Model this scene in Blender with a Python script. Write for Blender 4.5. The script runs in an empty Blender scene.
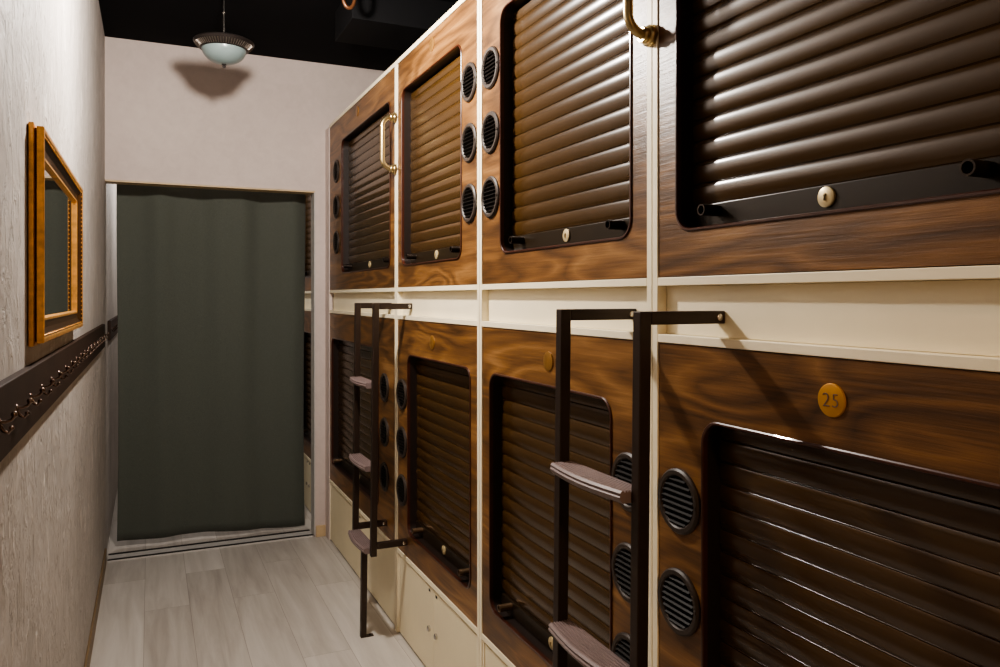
import bpy, bmesh, math, random
from mathutils import Vector, Matrix
random.seed(7)
S = bpy.context.scene
COL = S.collection
PI = math.pi

# ------------------------------------------------------------------ materials
def lin(r, g, b):
    f = lambda c: (c/255/12.92) if c <= 10 else ((c/255+.055)/1.055)**2.4
    return (f(r), f(g), f(b), 1)

def new_mat(name):
    m = bpy.data.materials.new(name); m.use_nodes = True
    nt = m.node_tree
    return m, nt, nt.nodes['Principled BSDF']

def N(nt, typ, **kw):
    n = nt.nodes.new(typ)
    for k, v in kw.items(): setattr(n, k, v)
    return n

def ramp(nt, stops):
    r = N(nt, 'ShaderNodeValToRGB')
    el = r.color_ramp.elements
    while len(el) < len(stops): el.new(.5)
    for e, (p, c) in zip(el, stops):
        e.position = p; e.color = c
    return r

def simple(name, col, rough=.5, metal=0, noise=.12, scale=30, bump=0, coat=0, spec=.5):
    m, nt, b = new_mat(name)
    tc = N(nt, 'ShaderNodeTexCoord')
    no = N(nt, 'ShaderNodeTexNoise'); no.inputs['Scale'].default_value = scale; no.inputs['Detail'].default_value = 5
    nt.links.new(tc.outputs['Object'], no.inputs['Vector'])
    lo = tuple(c*(1-noise) for c in col[:3])+(1,); hi = tuple(min(1, c*(1+noise)) for c in col[:3])+(1,)
    r = ramp(nt, [(.3, lo), (.7, hi)])
    nt.links.new(no.outputs['Fac'], r.inputs['Fac']); nt.links.new(r.outputs['Color'], b.inputs['Base Color'])
    b.inputs['Roughness'].default_value = rough; b.inputs['Metallic'].default_value = metal
    b.inputs['Coat Weight'].default_value = coat
    b.inputs['Specular IOR Level'].default_value = spec
    if bump:
        bp = N(nt, 'ShaderNodeBump'); bp.inputs['Strength'].default_value = bump; bp.inputs['Distance'].default_value = .002
        nt.links.new(no.outputs['Fac'], bp.inputs['Height']); nt.links.new(bp.outputs['Normal'], b.inputs['Normal'])
    return m

def walnut():
    m, nt, b = new_mat('walnut_veneer'); L = nt.links.new
    tc = N(nt, 'ShaderNodeTexCoord'); oi = N(nt, 'ShaderNodeObjectInfo')
    mul = N(nt, 'ShaderNodeVectorMath', operation='SCALE'); mul.inputs['Scale'].default_value = 37
    cmb = N(nt, 'ShaderNodeCombineXYZ')
    for i in range(3): L(oi.outputs['Random'], cmb.inputs[i])
    L(cmb.outputs[0], mul.inputs[0])
    add = N(nt, 'ShaderNodeVectorMath', operation='ADD')
    L(tc.outputs['Object'], add.inputs[0]); L(mul.outputs[0], add.inputs[1])
    # broad figure: slowly varying noise stretched along the length, quantised into growth rings
    mp = N(nt, 'ShaderNodeMapping'); mp.inputs['Scale'].default_value = (1, .85, 4.8)
    L(add.outputs[0], mp.inputs['Vector'])
    n1 = N(nt, 'ShaderNodeTexNoise'); n1.inputs['Scale'].default_value = 1.35; n1.inputs['Detail'].default_value = 2.5; n1.inputs['Roughness'].default_value = .45; n1.inputs['Distortion'].default_value = .35
    L(mp.outputs[0], n1.inputs['Vector'])
    rg = N(nt, 'ShaderNodeMath', operation='MULTIPLY'); rg.inputs[1].default_value = 17
    L(n1.outputs['Fac'], rg.inputs[0])
    fr = N(nt, 'ShaderNodeMath', operation='PINGPONG'); fr.inputs[1].default_value = 1
    L(rg.outputs[0], fr.inputs[0])
    # fine fibre
    mp2 = N(nt, 'ShaderNodeMapping'); mp2.inputs['Scale'].default_value = (8, 4, 150)
    L(add.outputs[0], mp2.inputs['Vector'])
    n2 = N(nt, 'ShaderNodeTexNoise'); n2.inputs['Scale'].default_value = 1; n2.inputs['Detail'].default_value = 6; n2.inputs['Roughness'].default_value = .7
    L(mp2.outputs[0], n2.inputs['Vector'])
    # big tone drift
    mp3 = N(nt, 'ShaderNodeMapping'); mp3.inputs['Scale'].default_value = (1, .7, 5)
    L(add.outputs[0], mp3.inputs['Vector'])
    n3 = N(nt, 'ShaderNodeTexNoise'); n3.inputs['Scale'].default_value = 1.6; n3.inputs['Detail'].default_value = 3
    L(mp3.outputs[0], n3.inputs['Vector'])
    def mix(a, b_, f):
        x = N(nt, 'ShaderNodeMix'); x.data_type = 'FLOAT'; x.inputs[0].default_value = f
        L(a, x.inputs[2]); L(b_, x.inputs[3]); return x.outputs[0]
    v = mix(fr.outputs[0], n2.outputs['Fac'], .66)
    v = mix(v, n3.outputs['Fac'], .48)
    r = ramp(nt, [(.30, lin(58, 38, 20)), (.44, lin(92, 62, 33)), (.57, lin(122, 85, 46)), (.74, lin(158, 118, 72))])
    L(v, r.inputs['Fac']); L(r.outputs['Color'], b.inputs['Base Color'])
    b.inputs['Roughness'].default_value = .36
    bp = N(nt, 'ShaderNodeBump'); bp.inputs['Strength'].default_value = .5; bp.inputs['Distance'].default_value = .0015
    L(n2.outputs['Fac'], bp.inputs['Height']); L(bp.outputs['Normal'], b.inputs['Normal'])
    return m

def plaster(name, c0, c1, strength, trowel=(3, 3, .8), gouge=0):
    m, nt, b = new_mat(name); L = nt.links.new
    tc = N(nt, 'ShaderNodeTexCoord')
    mp = N(nt, 'ShaderNodeMapping'); mp.inputs['Scale'].default_value = trowel
    L(tc.outputs['Object'], mp.inputs['Vector'])
    n1 = N(nt, 'ShaderNodeTexNoise'); n1.inputs['Scale'].default_value = 9; n1.inputs['Detail'].default_value = 9; n1.inputs['Roughness'].default_value = .62; n1.inputs['Distortion'].default_value = .6
    L(mp.outputs[0], n1.inputs['Vector'])
    n2 = N(nt, 'ShaderNodeTexNoise'); n2.inputs['Scale'].default_value = 1.7; n2.inputs['Detail'].default_value = 4
    L(tc.outputs['Object'], n2.inputs['Vector'])
    mx = N(nt, 'ShaderNodeMix'); mx.data_type = 'FLOAT'; mx.inputs[0].default_value = .5
    L(n1.outputs['Fac'], mx.inputs[2]); L(n2.outputs['Fac'], mx.inputs[3])
    r = ramp(nt, [(.35, c0), (.65, c1)]); L(mx.outputs[0], r.inputs['Fac'])
    st = ramp(nt, [(.40, (0, 0, 0, 1)), (.62, (1, 1, 1, 1))]); L(n1.outputs['Fac'], st.inputs['Fac'])
    height = st.outputs['Color']; colour = r.outputs['Color']
    if gouge:
        # short raised trowel ridges and torn pits scattered over the coat
        mg = N(nt, 'ShaderNodeMapping'); mg.inputs['Scale'].default_value = (14, 9, 4.2)
        L(tc.outputs['Object'], mg.inputs['Vector'])
        n3 = N(nt, 'ShaderNodeTexNoise'); n3.inputs['Scale'].default_value = 1.6; n3.inputs['Detail'].default_value = 6; n3.inputs['Roughness'].default_value = .6; n3.inputs['Distortion'].default_value = 1.4
        L(mg.outputs[0], n3.inputs['Vector'])
        ridge = ramp(nt, [(.56, (0, 0, 0, 1)), (.64, (1, 1, 1, 1))]); L(n3.outputs['Fac'], ridge.inputs['Fac'])
        pit = ramp(nt, [(.33, (1, 1, 1, 1)), (.40, (0, 0, 0, 1))]); L(n3.outputs['Fac'], pit.inputs['Fac'])
        ma = N(nt, 'ShaderNodeMath', operation='MULTIPLY_ADD'); ma.inputs[1].default_value = gouge
        L(ridge.outputs['Color'], ma.inputs[0]); L(st.outputs['Color'], ma.inputs[2])
        ms = N(nt, 'ShaderNodeMath', operation='MULTIPLY_ADD'); ms.inputs[1].default_value = -gouge
        L(pit.outputs['Color'], ms.inputs[0]); L(ma.outputs[0], ms.inputs[2]); height = ms.outputs[0]
        mc = N(nt, 'ShaderNodeMix'); mc.data_type = 'RGBA'; L(colour, mc.inputs[6]); mc.inputs[7].default_value = tuple(min(1, c*1.28) for c in c1[:3])+(1,)
        f1 = N(nt, 'ShaderNodeMath', operation='MULTIPLY'); f1.inputs[1].default_value = .55; L(ridge.outputs['Color'], f1.inputs[0]); L(f1.outputs[0], mc.inputs[0])  # highlights along the ridges painted into the base colour
        md = N(nt, 'ShaderNodeMix'); md.data_type = 'RGBA'; L(mc.outputs[2], md.inputs[6]); md.inputs[7].default_value = tuple(c*.6 for c in c0[:3])+(1,)
        f2 = N(nt, 'ShaderNodeMath', operation='MULTIPLY'); f2.inputs[1].default_value = .22; L(pit.outputs['Color'], f2.inputs[0]); L(f2.outputs[0], md.inputs[0])  # shade inside the pits painted into the base colour
        colour = md.outputs[2]
    L(colour, b.inputs['Base Color'])
    bp = N(nt, 'ShaderNodeBump'); bp.inputs['Strength'].default_value = strength; bp.inputs['Distance'].default_value = .006
    L(height, bp.inputs['Height']); L(bp.outputs['Normal'], b.inputs['Normal'])
    b.inputs['Roughness'].default_value = .62 if gouge else .75
    return m

def floor_mat():
    m, nt, b = new_mat('laminate_planks'); L = nt.links.new
    tc = N(nt, 'ShaderNodeTexCoord')
    sp = N(nt, 'ShaderNodeSeparateXYZ'); cb = N(nt, 'ShaderNodeCombineXYZ')
    L(tc.outputs['Object'], sp.inputs[0])
    ad = N(nt, 'ShaderNodeMath', operation='ADD'); ad.inputs[1].default_value = 2.024
    L(sp.outputs['X'], ad.inputs[0])
    ay = N(nt, 'ShaderNodeMath', operation='ADD'); ay.inputs[1].default_value = 3.0
    L(sp.outputs['Y'], ay.inputs[0])
    L(ay.outputs[0], cb.inputs['X']); L(ad.outputs[0], cb.inputs['Y'])
    br = N(nt, 'ShaderNodeTexBrick'); br.offset = .37; br.offset_frequency = 2
    for k, v in (('Scale', 1), ('Mortar Size', .0009), ('Mortar Smooth', .3), ('Bias', 0), ('Brick Width', 1.25), ('Row Height', .2)):
        br.inputs[k].default_value = v
    br.inputs['Color1'].default_value = (0, 0, 0, 1); br.inputs['Color2'].default_value = (1, 1, 1, 1); br.inputs['Mortar'].default_value = (.2, .2, .2, 1)
    L(cb.outputs[0], br.inputs['Vector'])
    # grain, shifted per plank
    off = N(nt, 'ShaderNodeVectorMath', operation='SCALE'); off.inputs['Scale'].default_value = 9
    L(br.outputs['Color'], off.inputs[0])
    mp = N(nt, 'ShaderNodeMapping'); mp.inputs['Scale'].default_value = (14, 1.1, 1)
    L(tc.outputs['Object'], mp.inputs['Vector'])
    av = N(nt, 'ShaderNodeVectorMath', operation='ADD'); L(mp.outputs[0], av.inputs[0]); L(off.outputs[0], av.inputs[1])
    n1 = N(nt, 'ShaderNodeTexNoise'); n1.inputs['Scale'].default_value = 1.3; n1.inputs['Detail'].default_value = 7; n1.inputs['Roughness'].default_value = .6; n1.inputs['Distortion'].default_value = .5
    L(av.outputs[0], n1.inputs['Vector'])
    mx = N(nt, 'ShaderNodeMix'); mx.data_type = 'FLOAT'; mx.inputs[0].default_value = .28
    L(n1.outputs['Fac'], mx.inputs[2]); L(br.outputs['Color'], mx.inputs[3])
    r = ramp(nt, [(.2, lin(152, 144, 138)), (.45, lin(182, 176, 169)), (.75, lin(208, 203, 197))])
    L(mx.outputs[0], r.inputs['Fac'])
    mm = N(nt, 'ShaderNodeMix'); mm.data_type = 'RGBA'
    L(br.outputs['Fac'], mm.inputs[0]); L(r.outputs['Color'], mm.inputs[6]); mm.inputs[7].default_value = lin(130, 122, 114)
    L(mm.outputs[2], b.inputs['Base Color'])
    b.inputs['Roughness'].default_value = .42
    return m

def fabric():
    m, nt, b = new_mat('curtain_fabric'); L = nt.links.new
    tc = N(nt, 'ShaderNodeTexCoord')
    w1 = N(nt, 'ShaderNodeTexNoise'); w1.inputs['Scale'].default_value = 420; w1.inputs['Detail'].default_value = 2
    L(tc.outputs['Object'], w1.inputs['Vector'])
    r = ramp(nt, [(.3, lin(72, 76, 69)), (.7, lin(91, 95, 87))]); L(w1.outputs['Fac'], r.inputs['Fac'])
    L(r.outputs['Color'], b.inputs['Base Color'])
    b.inputs['Roughness'].default_value = .9; b.inputs['Sheen Weight'].default_value = .15
    bp = N(nt, 'ShaderNodeBump'); bp.inputs['Strength'].default_value = .15; bp.inputs['Distance'].default_value = .001
    L(w1.outputs['Fac'], bp.inputs['Height']); L(bp.outputs['Normal'], b.inputs['Normal'])
    return m

M = dict(
    wood=walnut(),
    plaster_l=plaster('rough_plaster', lin(160, 153, 147), lin(186, 179, 173), .6, (1.5, 1.0, .7), 1.2),
    plaster_b=plaster('smooth_plaster', lin(198, 184, 177), lin(210, 196, 189), .10, (2, 2, 2)),
    floor=floor_mat(),
    black=simple('black_ceiling_paint', lin(8, 8, 11), .9, noise=.2, scale=4, spec=.15),
    duct=simple('black_sheet_metal', lin(13, 13, 15), .7, noise=.2, scale=4, spec=.2),
    cream=simple('cream_laminate', lin(240, 229, 200), .45, noise=.03, scale=6),
    cream_door=simple('cream_locker_laminate', lin(232, 220, 188), .5, noise=.03, scale=6),
    shutter=simple('brown_shutter_slat', lin(64, 45, 21), .23, noise=.06, scale=6, spec=.6),
    trimm=simple('dark_mahogany_lip', lin(62, 30, 18), .32, noise=.15, scale=20, coat=.3),
    recess=simple('black_brown_recess', lin(30, 20, 15), .5, noise=.1),
    bar=simple('dark_brown_bar', lin(38, 29, 18), .34, noise=.08, scale=20, spec=.3),
    tube=simple('dark_bronze_tube', lin(60, 52, 46), .3, .7, noise=.1),
    peg=simple('bronze_peg', lin(120, 98, 76), .3, .7, noise=.1),
    hole=simple('black_hole', lin(8, 8, 8), .8),
    vent=simple('bronze_vent_plastic', lin(52, 43, 37), .5, .0, noise=.08),
    louvre=simple('black_vent_louvre', lin(26, 23, 21), .4, .0, noise=.08, spec=.12),
    plate=simple('gold_number_disc', lin(186, 134, 54), .4, .35, noise=.08),
    plate_dull=simple('dull_brass_disc', lin(150, 110, 58), .38, .5, noise=.1),
    digit=simple('grey_engraved_digit', lin(104, 82, 72), .5, noise=.08),
    lock=simple('cream_brass_lock', lin(206, 188, 146), .35, .4, noise=.08),
    brass=simple('aged_brass', lin(190, 172, 130), .28, .95, noise=.1, scale=12),
    chrome=simple('chrome', lin(200, 196, 190), .2, 1, noise=.05),
    hookm=simple('bronze_hook', lin(120, 104, 96), .22, .95, noise=.1),
    ladder=simple('brown_painted_steel', lin(52, 40, 33), .42, .25, noise=.08, scale=40),
    tread=simple('grey_ribbed_plastic', lin(122, 106, 104), .5, noise=.08),
    gold=simple('gilt_frame', lin(226, 168, 94), .34, .75, noise=.22, scale=60),
    gold_dark=simple('dark_gilt_recess', lin(70, 46, 24), .35, .55, noise=.2, scale=60),
    rack=simple('walnut_coat_rail', lin(46, 31, 22), .6, noise=.16, scale=14, spec=.25),
    glassw=simple('frosted_white_glass', lin(122, 137, 137), .3, noise=.03, coat=.3),
    pewter=simple('antique_pewter', lin(66, 60, 58), .35, .7, noise=.12, scale=60),
    pewter_l=simple('pewter_ribs', lin(120, 112, 104), .3, .8, noise=.1, scale=60),
    tan=simple('oak_baseboard', lin(196, 172, 136), .5, noise=.1, scale=18),
    brownbase=simple('brown_baseboard', lin(128, 108, 82), .5, noise=.1, scale=18),
    curtain=fabric(),
    dark_strip=simple('dark_track', lin(26, 20, 17), .5),
    white=simple('white_track', lin(196, 193, 190), .45, noise=.05),
    cable=simple('copper_cable', lin(96, 62, 40), .35, .5, noise=.1),
)
mir, nt, b = new_mat('mirror_glass')
no = N(nt, 'ShaderNodeTexNoise'); no.inputs['Scale'].default_value = 3
r = ramp(nt, [(0, (.80, .82, .80, 1)), (1, (.86, .88, .86, 1))]); nt.links.new(no.outputs['Fac'], r.inputs['Fac']); nt.links.new(r.outputs['Color'], b.inputs['Base Color'])
b.inputs['Metallic'].default_value = 1; b.inputs['Roughness'].default_value = .02
M['mirror'] = mir

# ------------------------------------------------------------------ mesh helpers
def box(bm, x0, x1, y0, y1, z0, z1, bev=0):
    r = bmesh.ops.create_cube(bm, size=1)
    bmesh.ops.transform(bm, matrix=Matrix.Translation(((x0+x1)/2, (y0+y1)/2, (z0+z1)/2)) @ Matrix.Diagonal((abs(x1-x0), abs(y1-y0), abs(z1-z0), 1)), verts=r['verts'])
    if bev:
        es = list({e for v in r['verts'] for e in v.link_edges})
        bmesh.ops.bevel(bm, geom=es, offset=bev, segments=2, affect='EDGES', profile=.5)

def bar_between(bm, p, q, w, bev=.002):
    """square steel tube from p to q"""
    p, q = Vector(p), Vector(q); d = q-p
    b2 = bmesh.new(); box(b2, -w/2, w/2, -w/2, w/2, 0, d.length, bev)
    z = d.normalized(); x = Vector((0, 1, 0)) if abs(z.y) < .9 else Vector((1, 0, 0))
    x = (x - z*x.dot(z)).normalized(); y = z.cross(x)
    R = Matrix((x, y, z)).transposed().to_4x4()
    bmesh.ops.transform(b2, matrix=Matrix.Translation(p) @ R, verts=b2.verts)
    merge(bm, b2)

def merge(bm, b2):
    me = bpy.data.meshes.new('tmp'); b2.to_mesh(me); b2.free(); bm.from_mesh(me); bpy.data.meshes.remove(me)

def tube(bm, pts, rad, seg=12, caps=True):
    pts = [Vector(p) for p in pts]; rads = rad if isinstance(rad, (list, tuple)) else [rad]*len(pts)
    rings = []; prev = None
    for i, p in enumerate(pts):
        t = (pts[min(i+1, len(pts)-1)]-pts[max(i-1, 0)]).normalized()
        if prev is None:
            a = Vector((0, 0, 1)) if abs(t.z) < .9 else Vector((0, 1, 0))
            u = (a - t*a.dot(t)).normalized()
        else:
            u = (prev - t*prev.dot(t)).normalized()
        prev = u; v = t.cross(u)
        rings.append([bm.verts.new(p + (u*math.cos(2*PI*k/seg)+v*math.sin(2*PI*k/seg))*rads[i]) for k in range(seg)])
    for a, b_ in zip(rings, rings[1:]):
        for k in range(seg): bm.faces.new((a[k], a[(k+1) % seg], b_[(k+1) % seg], b_[k]))
    if caps:
        bm.faces.new(rings[0][::-1]); bm.faces.new(rings[-1])

def lathe(bm, prof, axis='z', seg=40, c=(0, 0, 0)):
    """prof: (radius, height) pairs, turned round z, or round x with heights along x"""
    c = Vector(c); rings = []
    def P(r_, h, a):
        u, v = r_*math.cos(a), r_*math.sin(a)
        return c + (Vector((u, v, h)) if axis == 'z' else Vector((h, u, v)))
    for r_, h in prof:
        if r_ < 1e-6: rings.append([bm.verts.new(P(0, h, 0))])
        else: rings.append([bm.verts.new(P(r_, h, 2*PI*k/seg)) for k in range(seg)])
    for a, b_ in zip(rings, rings[1:]):
        for k in range(seg):
            k2 = (k+1) % seg
            if len(a) == 1 and len(b_) == 1: continue
            if len(a) == 1: bm.faces.new((a[0], b_[k], b_[k2]))
            elif len(b_) == 1: bm.faces.new((a[k], a[k2], b_[0]))
            else: bm.faces.new((a[k], a[k2], b_[k2], b_[k]))

def rrect(y0, y1, z0, z1, r, seg=7):
    out = []
    for cy, cz, a0 in ((y1-r, z1-r, 0), (y0+r, z1-r, 90), (y0+r, z0+r, 180), (y1-r, z0+r, 270)):
        for k in range(seg+1):
            a = math.radians(a0+90*k/seg); out.append((cy+r*math.cos(a), cz+r*math.sin(a)))
    return out

def make(name, bm, mat, parent=None, smooth=None):
    bmesh.ops.recalc_face_normals(bm, faces=bm.faces)
    me = bpy.data.meshes.new(name); bm.to_mesh(me); bm.free()
    me.materials.append(M[mat])
    if smooth:
        me.polygons.foreach_set('use_smooth', [True]*len(me.polygons))
        me.set_sharp_from_angle(angle=math.radians(smooth))
    o = bpy.data.objects.new(name, me); COL.objects.link(o); o.parent = parent
    return o

def thing(name, label, cat, loc, group=None):
    o = bpy.data.objects.new(name, None); COL.objects.link(o); o.location = loc; o.empty_display_size = .1
    o['label'] = label; o['category'] = cat
    if group: o['group'] = group
    return o

def tag(o, label, cat, group=None):
    o['label'] = label; o['category'] = cat
    if group: o['group'] = group
    return o

def struct(name, bm, mat, label=None):
    o = make(name, bm, mat); o['kind'] = 'structure'
    if label: o['label'] = label
    return o

# ------------------------------------------------------------------ room shell
XL, CE, YB = -.23, 2.947, 4.86
Y0, Y1, XR = -3.6, 7.6, 3.08
bm = bmesh.new(); box(bm, XL-.1, XR, Y0, Y1, -.06, 0); struct('floor', bm, 'floor', 'pale grey wood-look plank floor')
bm = bmesh.new(); box(bm, XL-.1, XR, Y0, Y1, CE, CE+.06); struct('ceiling', bm, 'black', 'black painted ceiling')
bm = bmesh.new(); box(bm, XL-.1, XL, Y0, Y1, 0, CE); struct('wall_left', bm, 'plaster_l', 'rough white plaster wall')
bm = bmesh.new(); box(bm, XR, XR+.1, Y0, Y1, 0, CE); struct('wall_right', bm, 'black')
bm = bmesh.new(); box(bm, XL-.1, XR, Y0-.1, Y0, 0, CE); struct('wall_rear', bm, 'plaster_b')
bm = bmesh.new(); box(bm, XL, XR, -.70, -.60, 2.37, CE); box(bm, .95, XR, -.70, -.60, 0, 2.37); struct('wall_front', bm, 'plaster_b')
bm = bmesh.new(); box(bm, XL-.1, XR, Y1, Y1+.1, 0, CE); struct('wall_far', bm, 'plaster_b')
DX, DZ = .935, 2.148
bm = bmesh.new()
box(bm, XL, XR, YB, YB+.1, DZ, CE); box(bm, DX, XR, YB, YB+.1, 0, DZ)
struct('wall_back', bm, 'plaster_b', 'smooth white end wall with a wide doorway')
bm = bmesh.new(); box(bm, .998, 1.02, 4.753, YB, 0, 2.53); struct('trim_filler', bm, 'plaster_b', 'white filler strip between capsules and end wall')
bm = bmesh.new(); box(bm, XL, XL+.009, Y0, YB, 0, .085, .003); struct('baseboard_left', bm, 'brownbase')
bm = bmesh.new(); box(bm, DX+.004, .998, YB-.014, YB, 0, .07, .003); struct('baseboard_back', bm, 'tan')
# thin door lining around the opening
bm = bmesh.new(); box(bm, DX-.006, DX, YB-.004, YB+.104, .012, DZ-.010); struct('trim_door_jamb', bm, 'white')
bm = bmesh.new(); box(bm, XL+.001, DX, YB-.004, YB+.104, DZ-.010, DZ); struct('trim_door_head', bm, 'tan')
bm = bmesh.new()
box(bm, XL+.012, DX-.012, 4.872, 4.998, 0, .008)
struct('trim_threshold', bm, 'white', 'pale double-track threshold under the curtain')
for i, y in enumerate((4.872, 4.976)):
    bm = bmesh.new(); box(bm, XL+.012, DX-.012, y, y+.016, .0082, .0125); struct('trim_track' if i == 0 else 'trim_track_inner', bm, 'dark_strip')

# ------------------------------------------------------------------ curtain
def make_curtain():
    bm = bmesh.new(); nx, nz = 150, 40; x0, x1 = -.174, .915; zt = 2.19
    g = []
    for j in range(nz+1):
        t = j/nz; row = []
        for i in range(nx+1):
            s = i/nx
            zb = .050 - .036*s + .008*math.sin(s*9+3.6)*(1-s)
            z = zb+(zt-zb)*t
            amp = .012+.014*t**2
            y = 5.10 + amp*math.sin(s*19+.6*math.sin(s*7)) + .22*amp*math.sin(s*43+1+t*.7) + .012*(1-t)*math.sin(s*4+.6)
            x = x0+(x1-x0)*s + .006*math.sin(t*5+s*3) - .004*(1-t)
            row.append(bm.verts.new((x, y, z)))
        g.append(row)
    for j in range(nz):
        for i in range(nx): bm.faces.new((g[j][i], g[j][i+1], g[j+1][i+1], g[j+1][i]))
    o = make('curtain', bm, 'curtain', smooth=180)
    sm = o.modifiers.new('Thickness', 'SOLIDIFY'); sm.thickness = .002
    return o
cu = thing('door_curtain', 'dark grey-green fabric curtain closing the doorway in the white end wall', 'curtain', (.36, 5.055, 2.2))
o = make_curtain(); o.name = 'cloth'; o.parent = cu; o.matrix_parent_inverse = Matrix.Translation((-.36, -5.055, -2.2))
bm = bmesh.new(); tube(bm, [(XL+.002, 5.10, 2.2), (.975, 5.10, 2.2)], .011); o = make('curtain_rod', bm, 'tube', cu, 40); o.matrix_parent_inverse = Matrix.Translation((-.36, -5.055, -2.2))

# ------------------------------------------------------------------ capsules
def vent(parent, y, z, xs):
    v = bpy.data.objects.new
    bm = bmesh.new()
    R = .0675
    lathe(bm, [(R, .0), (R, -.005), (R-.004, -.009), (R-.012, -.009), (R-.016, -.005), (R-.017, .012), (R, .012)], 'x', 40)
    box(bm, -.0108, -.008, -R+.0035, -R+.009, -.003, .003)
    rim = make('vent', bm, 'vent', parent, 35); rim.location = (xs, y, z)
    bm = bmesh.new()
    lathe(bm, [(0, -.0006), (R-.0165, -.0006)], 'x', 32)
    k = 8
    for i in range(k):
        h = -R+.017 + (i+.5)*(2*R-.034)/k
        hw = math.sqrt(max(1e-6, (R-.0165)**2-h*h))
        b2 = bmesh.new(); box(b2, -.0045, .0045, -hw, hw, -.0014, .0014)
        bmesh.ops.rotate(b2, verts=b2.verts, cent=(0, 0, 0), matrix=Matrix.Rotation(math.radians(-35), 3, 'Y'))
        bmesh.ops.translate(b2, verts=b2.verts, vec=(-.0042, 0, h)); merge(bm, b2)
    l = make('louvre', bm, 'louvre', rim)

def capsule(name_lab, y0, y1, z0, z1, oy0, oy1, oz0, oz1, vy, vz0, plate_z, number=None, group='walnut sleeping capsule fronts with roller shutters', plain=False):
    yc = (y0+y1)/2
    root = thing('sleeping_capsule', name_lab, 'sleeping capsule', (1.0, yc, z0), group)
    a0, a1 = y0-yc+.0012, y1-yc-.0012; H = z1-z0
    p0, p1, q0, q1 = oy0-yc, oy1-yc, oz0-z0, oz1-z0
    xf = .003                                    # front veneer face
    # front panel with the rounded opening
    bm = bmesh.new(); rr = .045
    inner = rrect(p0, p1, q0, q1, rr); outer = [(a1, H-.0012), (a0, H-.0012), (a0, .0012), (a1, .0012)]
    for x, flip in ((xf, False), (xf+.02, True)):
        vo = [bm.verts.new((x, y, z)) for y, z in outer]; vi = [bm.verts.new((x, y, z)) for y, z in inner]
        n = len(vi)//4
        for c in range(4):
            arc = vi[c*n:(c+1)*n]
            for k in range(n-1): bm.faces.new((vo[c], arc[k], arc[k+1]))
            bm.faces.new((vo[c], arc[-1], vi[((c+1)*n) % len(vi)], vo[(c+1) % 4]))
        if not flip: fo, fi = vo, vi
    for A, B in ((fo, vo), (fi, vi)):
        for k in range(len(A)):
            k2 = (k+1) % len(A); bm.faces.new((A[k], A[k2], B[k2], B[k]))
    make('front_panel', bm, 'wood', root)
    # lip lining the opening, running back into the recess
    bm = bmesh.new()
    for pname, pmat, prof in (('opening_lip', 'trimm', [(-.0035, xf-.0002), (-.0035, xf-.0025), (-.0015, xf-.004), (.002, xf-.004), (.0036, xf-.002), (.0036, xf+.008), (-.0003, xf+.008), (-.0003, xf-.0002)]),
                              ('recess_lining', 'recess', [(.0034, xf+.0082), (.0034, .062), (-.0003, .062)])):
      bm = bmesh.new(); loops = []
      for off, x in prof:
        lp = rrect(p0+off, p1-off, q0+off, q1-off, max(.008, rr-off)); loops.append([bm.verts.new((x, y, z)) for y, z in lp])
      for A, B in zip(loops, loops[1:]):
        for k in range(len(A)):
            k2 = (k+1) % len(A); bm.faces.new((A[k], A[k2], B[k2], B[k]))
      make(pname, bm, pmat, root, 35)
    # shutter curtain of rounded slats
    bm = bmesh.new(); pitch = .0448; zb = q0+.052; ya, yb = p0+.0045, p1-.0045; xs = .049
    prof = []; z = zb; top = q1-.0045
    while z < top:
        for t, d in ((0, .0025), (.012, .0058), (.08, .0074), (.22, .0088), (.40, .0094), (.56, .0090), (.72, .0078), (.86, .0061), (.94, .0048), (.947, .0030), (.955, .0046), (.968, .0050), (.982, .0046), (.990, .0025)):
            zz = z+pitch*(1-t)
            prof.append((xs-d, zz))
        z += pitch
    prof = [p for p in prof if p[1] <= top]
    prof.sort(key=lambda p: -p[1])
    A = [bm.verts.new((x, ya, z_)) for x, z_ in prof]; B = [bm.verts.new((x, yb, z_)) for x, z_ in prof]
    for k in range(len(A)-1): bm.faces.new((A[k], A[k+1], B[k+1], B[k]))
    b0 = [bm.verts.new((xs+.004, ya, prof[0][1])), bm.verts.new((xs+.004, yb, prof[0][1])), bm.verts.new((xs+.004, yb, prof[-1][1])), bm.verts.new((xs+.004, ya, prof[-1][1]))]
    bm.faces.new(b0); bm.faces.new((A[0], B[0], b0[1], b0[0])); bm.faces.new((A[-1], b0[3], b0[2], B[-1]))
    sh = make('shutter', bm, 'shutter', root, 50)
    bm = bmesh.new(); box(bm, xs-.012, xs+.006, ya, yb, q0+.0045, zb, .002)
    br = make('bottom_bar', bm, 'bar', sh)
    for y in (p0+.088, p1-.088):
        bm = bmesh.new(); zc = q0+.036; x0 = xs-.011; x1 = -.006
        lathe(bm, [(0, x0), (.0115, x0), (.0115, x1), (.0085, x1), (.0085, x1+.02), (0, x1+.02)], 'x', 20, (0, y, zc))
        make('pull_peg', bm, 'peg' if z0 < 1 else 'tube', sh, 40)
    ym = (p0+p1)/2
    bm = bmesh.new(); zc = q0+.031
    lathe(bm, [(0, xs-.017), (.014, xs-.017), (.0175, xs-.0155), (.0175, xs-.010)], 'x', 28, (0, ym, zc))
    box(bm, xs-.019, xs-.0165, ym-.0015, ym+.0015, zc-.006, zc+.006)
    make('lock', bm, 'lock', sh, 40)
    bm = bmesh.new(); lathe(bm, [(0, xs-.0178), (.0028, xs-.0178), (.0028, xs-.016)], 'x', 12, (0, ym, zc+.003)); box(bm, xs-.0196, xs-.0175, ym-.001, ym+.001, zc-.006, zc+.004)
    make('keyhole', bm, 'hole', sh)
    if plain: return root
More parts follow.
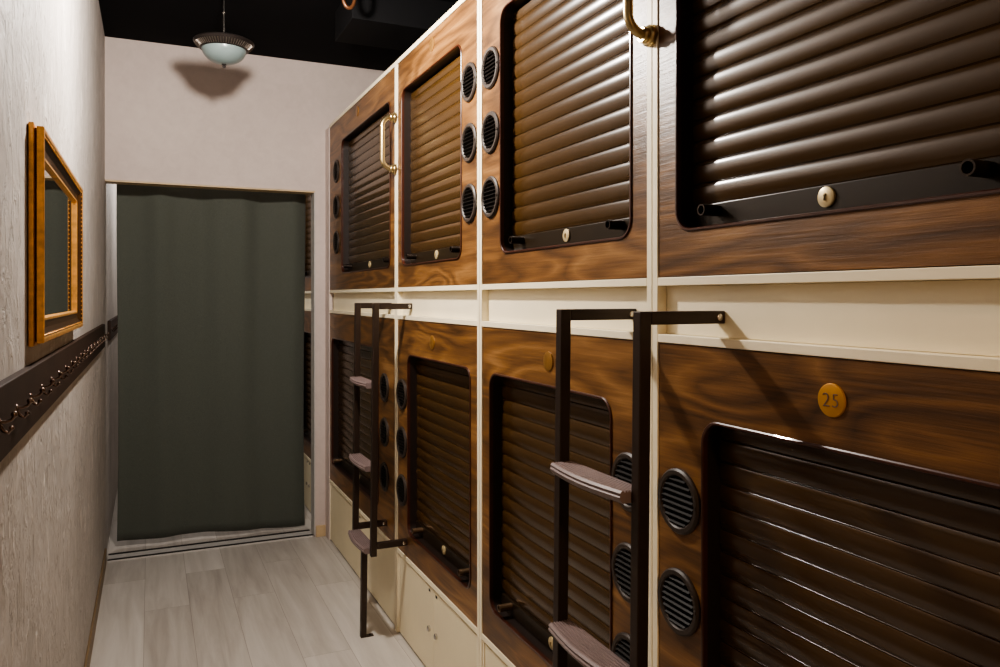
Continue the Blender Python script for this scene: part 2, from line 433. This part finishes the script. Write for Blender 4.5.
    for i in range(3): vent(root, vy-yc, vz0-z0-i*.2085, xf)
    if plate_z:
        bm = bmesh.new(); zc = plate_z-z0
        lathe(bm, [(0, xf-.0035), (.0255, xf-.0035), (.0272, xf-.0028), (.0275, xf)], 'x', 40, (0, 0, zc))
        pl = make('number_disc', bm, 'plate' if number else 'plate_dull', root, 40)
        if number:
            cv = bpy.data.curves.new('n', 'FONT'); cv.body = number; cv.size = .033; cv.align_x = 'CENTER'; cv.align_y = 'CENTER'; cv.extrude = .0006; cv.space_character = 1.12; cv.offset = -.0006
            to = bpy.data.objects.new('n', cv); COL.objects.link(to)
            dg = bpy.context.evaluated_depsgraph_get(); me = bpy.data.meshes.new_from_object(to.evaluated_get(dg))
            bpy.data.objects.remove(to)
            me.transform(Matrix(((0, 0, -1, 0), (-1, 0, 0, 0), (0, 1, 0, 0), (0, 0, 0, 1)))); me.materials.clear(); me.materials.append(M['digit'])
            t = bpy.data.objects.new('digits', me); COL.objects.link(t); t.parent = pl; t.location = (xf-.0039, 0, zc-.001)
    return root

C = [.43, 1.407, 2.382, 3.343, 4.752]
UZ0, UZ1, LZ0, LZ1 = 1.532, 2.524, .377, 1.392
UO, LO = (1.627, 2.390), (.480, 1.244)
hc = .02
bays = [(C[0]+hc, C[1]-hc), (C[1]+hc, C[2]-hc), (C[2]+hc, C[3]-hc), (C[3]+hc, C[4]-.002)]
mv, mp_ = .148, .064
up = [(bays[0][0]+mv, bays[0][1]-mp_, bays[0][0]+.07), (bays[1][0]+mp_, bays[1][1]-mv, bays[1][1]-.072),
      (bays[2][0]+mv, bays[2][1]-mp_, bays[2][0]+.071), (3.440, 4.424, 4.556)]
lo = [(bays[0][0]+mp_, bays[0][1]-mv, bays[0][1]-.073), (bays[1][0]+mv, bays[1][1]-mp_, bays[1][0]+.071),
      (bays[2][0]+mp_, bays[2][1]-mv, bays[2][1]-.0695), (3.640, 4.690, 3.530)]
ulab = ['nearest upper walnut capsule front with dark shutter, right of the cut-off brass grab handle',
        'upper walnut capsule front with glossy streaked shutter, left of the cut-off brass grab handle',
        'upper walnut capsule front with golden brown shutter, right of the whole brass grab handle',
        'farthest upper capsule front against the white end wall, left of the whole brass grab handle']
llab = ['nearest lower walnut capsule front, marked 25 on its gold disc',
        'lower walnut capsule front partly behind the nearer brown ladder',
        'lower walnut capsule front between the two brown ladders',
        'farthest lower capsule front behind the far ladder, against the white end wall']
for i in range(4):
    y0, y1 = bays[i]
    capsule(ulab[i], y0, y1, UZ0, UZ1, up[i][0], up[i][1], *UO, up[i][2], 2.229, 2.4755)
    capsule(llab[i], y0, y1, LZ0, LZ1, lo[i][0], lo[i][1], *LO, lo[i][2], 1.066, 1.312 if i else 1.3235, '25' if i == 0 else None)
# the next bay, seen through the gap beside the curtain
B5 = (5.0, 5.95)
capsule('dark upper capsule shutter glimpsed in the gap right of the curtain', *B5, UZ0, UZ1, B5[0]+.064, B5[1]-.148, *UO, 0, 0, None, plain=True)
capsule('dark lower capsule shutter glimpsed in the gap right of the curtain', *B5, LZ0, LZ1, B5[0]+.064, B5[1]-.148, *LO, 0, 0, None, plain=True)

def bay_frame(label, y0, y1, near=.0187, far=.0187):
    """y0,y1: clear width; side boards stand outside it"""
    yc = (y0+y1)/2; D = 1.98
    root = thing('capsule_frame', label, 'bunk frame', (1.0, yc, 0), 'cream frames holding the capsules')
    a0, a1 = y0-yc, y1-yc; fx = 0
    def part(n, *b, mat='cream', bev=.0012):
        bm = bmesh.new(); box(bm, *b, bev); return make(n, bm, mat, root)
    part('side_panel', fx, D, a0-near, a0-.0004, 0, 2.524)
    part('side_panel', fx if far > .01 else .03, D, a1+.0004, a1+max(far, .004), 0, 2.524)
    part('top_panel', fx, D, a0-near, a1+far, 2.5245, 2.544)
    for z0, z1 in ((1.514, 1.5315), (1.3925, 1.410), (.3575, .3765)):
        part('rail', fx, .6, a0, a1, z0, z1)
    part('niche_panel', .024, .04, a0, a1, 1.4105, 1.5135)
    return root
flab = ['cream frame around the nearest bay, holding the capsule marked 25', 'cream frame of the bay behind the nearer ladder',
        'cream frame of the bay between the two ladders', 'cream frame of the far bay against the white end wall']
for i in range(4): bay_frame(flab[i], *bays[i], far=.0187 if i < 3 else .0015)
bay_frame('cream frame glimpsed in the gap right of the curtain', *B5)

def locker(label, y0, y1):
    yc = (y0+y1)/2
    root = thing('storage_locker', label, 'locker', (1.0, yc, 0), 'cream lockers under the lower capsules')
    a0, a1 = y0-yc+.001, y1-yc-.001
    bm = bmesh.new(); box(bm, .03, .6, a0, a1, 0, .356); make('carcass', bm, 'cream_door', root)
    bm = bmesh.new(); box(bm, .022, .0298, a0, a1, 0, .009); make('plinth', bm, 'hole', root)
    for s in (-1, 1):
        bm = bmesh.new(); lo_, hi = (a0+.012, -.0012) if s < 0 else (.0012, a1-.012)
        box(bm, .006, .026, lo_, hi, .010, .348, .002)
        d = make('door', bm, 'cream_door', root)
        bm = bmesh.new(); box(bm, .0052, .0064, s*.04-.009, s*.04+.009, .328, .338, 0); make('finger_slot', bm, 'hole', d)
        bm = bmesh.new(); lathe(bm, [(0, -.004), (.007, -.004), (.0095, -.001), (.0115, -.001), (.0115, .0065)], 'x', 24, (0, s*.04, .182)); kn = make('lock', bm, 'chrome', d, 40)
    # slim cream stiles beside the doors
    for e0, e1 in ((a0, a0+.0105), (a1-.0105, a1)):
        bm = bmesh.new(); box(bm, .003, .0298, e0, e1, .009, .356, .001); make('stile', bm, 'cream', root)
klab = ['cream two-door locker at the floor of the nearest bay, under the capsule marked 25', 'cream two-door locker at the foot of the nearer ladder',
        'cream two-door locker between the ladders with two chrome locks', 'cream two-door locker behind the foot of the far ladder']
for i in range(4): locker(klab[i], *bays[i])
locker('cream locker glimpsed at the bottom of the gap right of the curtain', *B5)

# ------------------------------------------------------------------ ladders
def make_ladder(label, xp, yn, yf, lean=.012):
    yc = (yn+yf)/2; W = .025
    root = thing('bunk_ladder', label, 'ladder', (1.0, yc, 0), 'brown steel bunk ladders')
    X = xp-1.0; zt, zl = 1.4505, .442
    xz = lambda z: X - lean*(zt-z)/(zt-zl)
    for y in (yn-yc, yf-yc):
        bm = bmesh.new(); bar_between(bm, (xz(.40), y, .40), (X, y, zt+.0125), W); make('post', bm, 'ladder', root)
        bm = bmesh.new(); box(bm, X+.0126, .0235, y-W/2, y+W/2, zt-W/2, zt+W/2, .002)
        a = make('arm', bm, 'ladder', root)
        bm = bmesh.new(); lathe(bm, [(0, -.003), (.004, -.003), (.0068, -.001), (.0068, .001)], 'x', 16)
        bmesh.ops.rotate(bm, verts=bm.verts, cent=(0, 0, 0), matrix=Matrix.Rotation(PI/2, 3, 'Z')); bmesh.ops.translate(bm, verts=bm.verts, vec=(.010, y-W/2, zt)); make('bolt', bm, 'chrome', a, 40)
        bm = bmesh.new(); box(bm, xz(zl)+.0126, .0028, y-W/2, y+W/2, zl-W/2, zl+W/2, .002)
        a = make('arm', bm, 'ladder', root)
        bm = bmesh.new(); lathe(bm, [(0, -.003), (.004, -.003), (.0068, -.001), (.0068, .001)], 'x', 16)
        bmesh.ops.rotate(bm, verts=bm.verts, cent=(0, 0, 0), matrix=Matrix.Rotation(PI/2, 3, 'Z')); bmesh.ops.translate(bm, verts=bm.verts, vec=(-.014, y-W/2, zl)); make('bolt', bm, 'chrome', a, 40)
    # ribbed treads with a bowed front edge
    for zt_ in (1.128, .778, .432):
        bm = bmesh.new(); c = xz(zt_); ya, yb = yn-yc+W/2+.0006, yf-yc-W/2-.0006; ny = 14; ribs = 7
        secs = []
        for j in range(ny+1):
            s = j/ny; y = ya+(yb-ya)*s
            e = math.sin(PI*s)
            xfr = c-.034-.013*e; xbk = c+.018
            pts = [(xfr+.004, -.024), (xfr-.002, -.018), (xfr-.004, -.012), (xfr-.001, -.009), (xfr-.003, -.004), (xfr+.002, 0)]
            for k in range(ribs):
                u0 = (k+.3)/ribs; u1 = (k+.5)/ribs; u2 = (k+.7)/ribs; u3 = (k+.9)/ribs
                L_ = xbk-xfr-.006; o = xfr+.004
                pts += [(o+L_*u0, 0), (o+L_*u1, -.0035), (o+L_*u2, -.0035), (o+L_*u3, 0)]
            pts += [(xbk, -.002), (xbk, -.024)]
            secs.append([bm.verts.new((x, y, zt_+z)) for x, z in pts])
        for A, B in zip(secs, secs[1:]):
            for k in range(len(A)):
                k2 = (k+1) % len(A); bm.faces.new((A[k], A[k2], B[k2], B[k]))
        bm.faces.new(secs[0]); bm.faces.new(secs[-1][::-1])
        make('tread', bm, 'tread', root, 35)
    bm = bmesh.new(); bar_between(bm, (xz(.432)-.004, 0, .004), (xz(.432)+.001, 0, .407), W); lg = make('leg', bm, 'ladder', root)
    bm = bmesh.new(); xx = xz(.432)-.004; box(bm, xx-.0125, xx+.045, -.0125, .0125, 0, .0042, .001); lathe(bm, [(.006, .0042), (.006, .008), (0, .0085)], 'z', 14, (xx+.032, 0, 0)); make('foot_plate', bm, 'ladder', lg)
    return root
make_ladder('nearer dark brown steel ladder with grey ribbed treads, in front of the lower capsule row', .838, 1.210, 1.512)
make_ladder('farther brown steel ladder with three treads and one leg standing on the floor', .866, 3.189, 3.500, .010)

# ------------------------------------------------------------------ brass grab handles
def grab(label, yc):
    z0, z1 = 2.060, 2.290; root = thing('grab_handle', label, 'handle', (1.0, yc, (z0+z1)/2), 'brass grab handles')
    h = (z1-z0)/2; d = -.062; rr = .042; pts = [(-.004, 0, -h)]
    pts += [(d+rr, 0, -h)]
    for k in range(1, 9):
        a = PI/2*k/8; pts.append((d+rr-rr*math.sin(a), 0, -h+rr-rr*math.cos(a)))
    for k in range(0, 9):
        a = PI/2*k/8; pts.append((d+rr-rr*math.cos(a), 0, h-rr+rr*math.sin(a)))
    pts.append((-.004, 0, h))
    bm = bmesh.new(); tube(bm, pts, .0108, 16); make('bar', bm, 'brass', root, 50)
    for z in (-h, h):
        bm = bmesh.new()
        lathe(bm, [(.0111, -.028), (.016, -.028), (.018, -.025), (.018, -.021), (.0155, -.019), (.0155, -.016), (.021, -.014), (.023, -.011), (.023, -.007), (.0205, -.006)], 'x', 28, (0, 0, z))
        lathe(bm, [(.0205, -.006), (.0245, -.005), (.0245, -.0006), (0, -.0006)], 'x', 6, (0, 0, z))
        make('flange', bm, 'brass', root, 35)
grab('brass grab handle cut off by the top of the photo, over the nearest seam', C[1])
grab('whole brass grab handle on the seam between the two farthest upper capsules', C[3])

# ------------------------------------------------------------------ mirror on the left wall
def make_mirror():
    y0, y1, z0, z1 = 1.848, 2.885, 1.388, 1.850; yc, zc = (y0+y1)/2, (z0+z1)/2
    root = thing('wall_mirror', 'rectangular gilt-framed mirror hanging on the rough white wall above the hook rail', 'mirror', (XL, yc, zc))
    hy, hz = (y1-y0)/2, (z1-z0)/2
    def ring(prof, name, mat, parent):
        bm = bmesh.new(); loops = []
        for off, x in prof:
            loops.append([bm.verts.new((x, sy*(hy-off), sz*(hz-off))) for sy, sz in ((1, 1), (-1, 1), (-1, -1), (1, -1))])
        for A, B in zip(loops, loops[1:]):
            for k in range(4):
                k2 = (k+1) % 4; bm.faces.new((A[k], A[k2], B[k2], B[k]))
        return make(name, bm, mat, parent)
    fr = ring([(.004, .001), (.0, .003), (.0, .0115), (.006, .013), (.009, .0135)], 'frame', 'gold', root)
    ring([(.009, .0135), (.010, .0155)], 'frame_groove', 'gold_dark', fr)
    ring([(.010, .0155), (.006, .017), (.006, .0285), (.008, .030), (.015, .030), (.018, .0285)], 'frame_rim', 'gold', fr)
    ring([(.018, .0285), (.024, .022), (.034, .0165), (.046, .0145), (.050, .0145)], 'frame_cove', 'gold_dark', fr)
    ring([(.050, .0145), (.050, .0165), (.055, .0165), (.057, .014), (.060, .0075)], 'inner_slip', 'gold', fr)
    bm = bmesh.new()      # beaded row inside the rim
    n = 60
    for sz in (1, -1):
        for k in range(n):
            y = -hy+.027+(2*hy-.054)*(k+.5)/n; r_ = bmesh.ops.create_icosphere(bm, subdivisions=1, radius=.0022); bmesh.ops.translate(bm, verts=r_['verts'], vec=(.0265, y, sz*(hz-.0205)))
    n = 30
    for sy in (1, -1):
        for k in range(n):
            z = -hz+.027+(2*hz-.054)*(k+.5)/n; r_ = bmesh.ops.create_icosphere(bm, subdivisions=1, radius=.0022); bmesh.ops.translate(bm, verts=r_['verts'], vec=(.0265, sy*(hy-.0205), z))
    make('beading', bm, 'gold', fr)
    bm = bmesh.new(); box(bm, .002, .0085, -hy+.056, hy-.056, -hz+.056, hz-.056); make('mirror_glass', bm, 'mirror', root)
make_mirror()

# ------------------------------------------------------------------ coat racks
def coat_rack(label, y0, y1, hooks):
    yc = (y0+y1)/2; z0, z1 = 1.232, 1.350
    root = thing('coat_rack', label, 'coat rack', (XL, yc, z0))
    bm = bmesh.new(); box(bm, .001, .018, y0-yc, y1-yc, 0, z1-z0, .002); make('rail', bm, 'rack', root)
    first = None
    for y in hooks:
        if first is None:
            bm = bmesh.new(); zc = .062
            lathe(bm, [(0, .0215), (.008, .021), (.0095, .0185), (.0095, .018)], 'x', 20, (0, 0, zc))
            tube(bm, [(.020, 0, zc+.003), (.028, 0, zc+.003), (.035, 0, zc+.006), (.038, 0, zc+.011)], [.0032, .0029, .0027, .0027], 8)
            r_ = bmesh.ops.create_uvsphere(bm, u_segments=12, v_segments=8, radius=.0052); bmesh.ops.translate(bm, verts=r_['verts'], vec=(.0385, 0, zc+.014))
            tube(bm, [(.020, 0, zc-.003), (.024, 0, zc-.011), (.030, 0, zc-.014), (.034, 0, zc-.009)], [.0032, .0028, .0026, .0026], 8)
            r_ = bmesh.ops.create_uvsphere(bm, u_segments=10, v_segments=8, radius=.0042); bmesh.ops.translate(bm, verts=r_['verts'], vec=(.0345, 0, zc-.007))
            h = make('hook', bm, 'hookm', root, 60); first = h
        else:
            h = first.copy(); COL.objects.link(h); h.parent = root
        h.location = (0, y-yc, 0)
coat_rack('long dark walnut coat rail with metal hooks on the left wall under the mirror', -.3, 4.50, [.20+.172*k for k in range(25)])
coat_rack('short dark coat rail piece glimpsed in the gap left of the curtain', 5.14, 6.6, [5.25+.172*k for k in range(8)])

# ------------------------------------------------------------------ pendant lamp (unlit)
pd = thing('pendant_lamp', 'unlit pendant lamp with frosted glass bowl and pewter rim hanging from the black ceiling', 'lamp', (.325, 3.95, CE))
pz = -.240; pd.scale = (.92, .92, 1)
bm = bmesh.new(); lathe(bm, [(0, 0), (.030, 0), (.030, -.004), (.018, -.008), (.009, -.010), (.007, -.012)], 'z', 32); make('ceiling_rose', bm, 'pewter', pd, 40)
bm = bmesh.new(); tube(bm, [(0, 0, -.010), (0, 0, -.085)], .0055); tube(bm, [(0, 0, -.082), (0, 0, -.088)], .008); tube(bm, [(0, 0, -.088), (0, 0, pz+.02)], .0055); lathe(bm, [(.006, pz+.03), (.012, pz+.022), (.016, pz+.012), (.016, pz+.0)], 'z', 16); make('rod', bm, 'chrome', pd, 40)
bm = bmesh.new(); lathe(bm, [(.010, pz+.014), (.10, pz+.018), (.138, pz+.017), (.150, pz+.012), (.152, pz+.006), (.146, pz-.001), (.130, pz-.016), (.116, pz-.026), (.110, pz-.028), (.106, pz-.024), (.120, pz-.010), (.138, pz+.006), (.138, pz+.010), (.01, pz+.010)], 'z', 64)
rim = make('rim', bm, 'pewter', pd, 35)
bm = bmesh.new()
for k in range(64):
    a = 2*PI*k/64; c, s = math.cos(a), math.sin(a)
    tube(bm, [(c*.1435, s*.1435, pz-.004), (c*.1215, s*.1215, pz-.0235)], .0026, 6)
make('rim_ribs', bm, 'pewter_l', rim, 60)
bm = bmesh.new(); R_ = .112; lathe(bm, [(R_*math.cos(a), pz-.022-.074*math.sin(a)) for a in [PI/2*k/14 for k in range(14)]]+[(0, pz-.096)], 'z', 48); make('glass_bowl', bm, 'glassw', pd, 60)
bm = bmesh.new(); lathe(bm, [(.012, pz-.094), (.012, pz-.098), (.006, pz-.101), (.009, pz-.106), (.007, pz-.112), (0, pz-.114)], 'z', 16); make('finial', bm, 'pewter', pd, 50)

# ------------------------------------------------------------------ ceiling services
bm = bmesh.new(); box(bm, .86, 1.75, 3.58, 3.95, 2.792, CE-.001, .004)
du = tag(make('ceiling_duct', bm, 'duct'), 'black boxed duct under the ceiling above the capsule row', 'duct')
bm = bmesh.new(); pts = []
for k in range(13):
    a = PI*k/12; pts.append((.79-.026*math.cos(a), 3.35, 2.80-.05*math.sin(a)))
pts = [(.764, 3.35, CE-.001)] + pts + [(.816, 3.35, CE-.001)]
tube(bm, pts, .0085, 10)
tag(make('cable_loop', bm, 'cable', smooth=60), 'thin copper-brown cable loop hanging from the black ceiling', 'cable')

# ------------------------------------------------------------------ lights
def lamp(name, loc, power, col, rad=.07):
    l = bpy.data.lights.new(name, 'POINT'); l.energy = power; l.color = col; l.shadow_soft_size = rad
    o = bpy.data.objects.new(name, l); COL.objects.link(o); o.location = loc
lamp('lamp_middle', (.31, 2.56, 2.54), 84, (1, .92, .84), .05)
lamp('lamp_entrance', (.35, -1.6, 2.80), 60, (1, .66, .36), .06)
lamp('lamp_beyond', (.35, 6.2, 2.5), 24, (1, .95, .9), .06)
w = bpy.data.worlds.new('World'); S.world = w; w.use_nodes = True
w.node_tree.nodes['Background'].inputs[0].default_value = (.5, .5, .55, 1); w.node_tree.nodes['Background'].inputs[1].default_value = .1

# ------------------------------------------------------------------ camera
cd = bpy.data.cameras.new('camera'); cam = bpy.data.objects.new('camera', cd); COL.objects.link(cam)
cam.location = (0, 0, 1.49); cam.rotation_euler = (PI/2, 0, -math.atan(350/775))
cd.sensor_fit = 'HORIZONTAL'; cd.sensor_width = 36; cd.lens = 36*.775; cd.shift_y = -.0365; cd.clip_start = .02
S.camera = cam
S.view_settings.view_transform = 'AgX'
S.view_settings.look = 'AgX - Medium High Contrast'
S.view_settings.exposure = .8
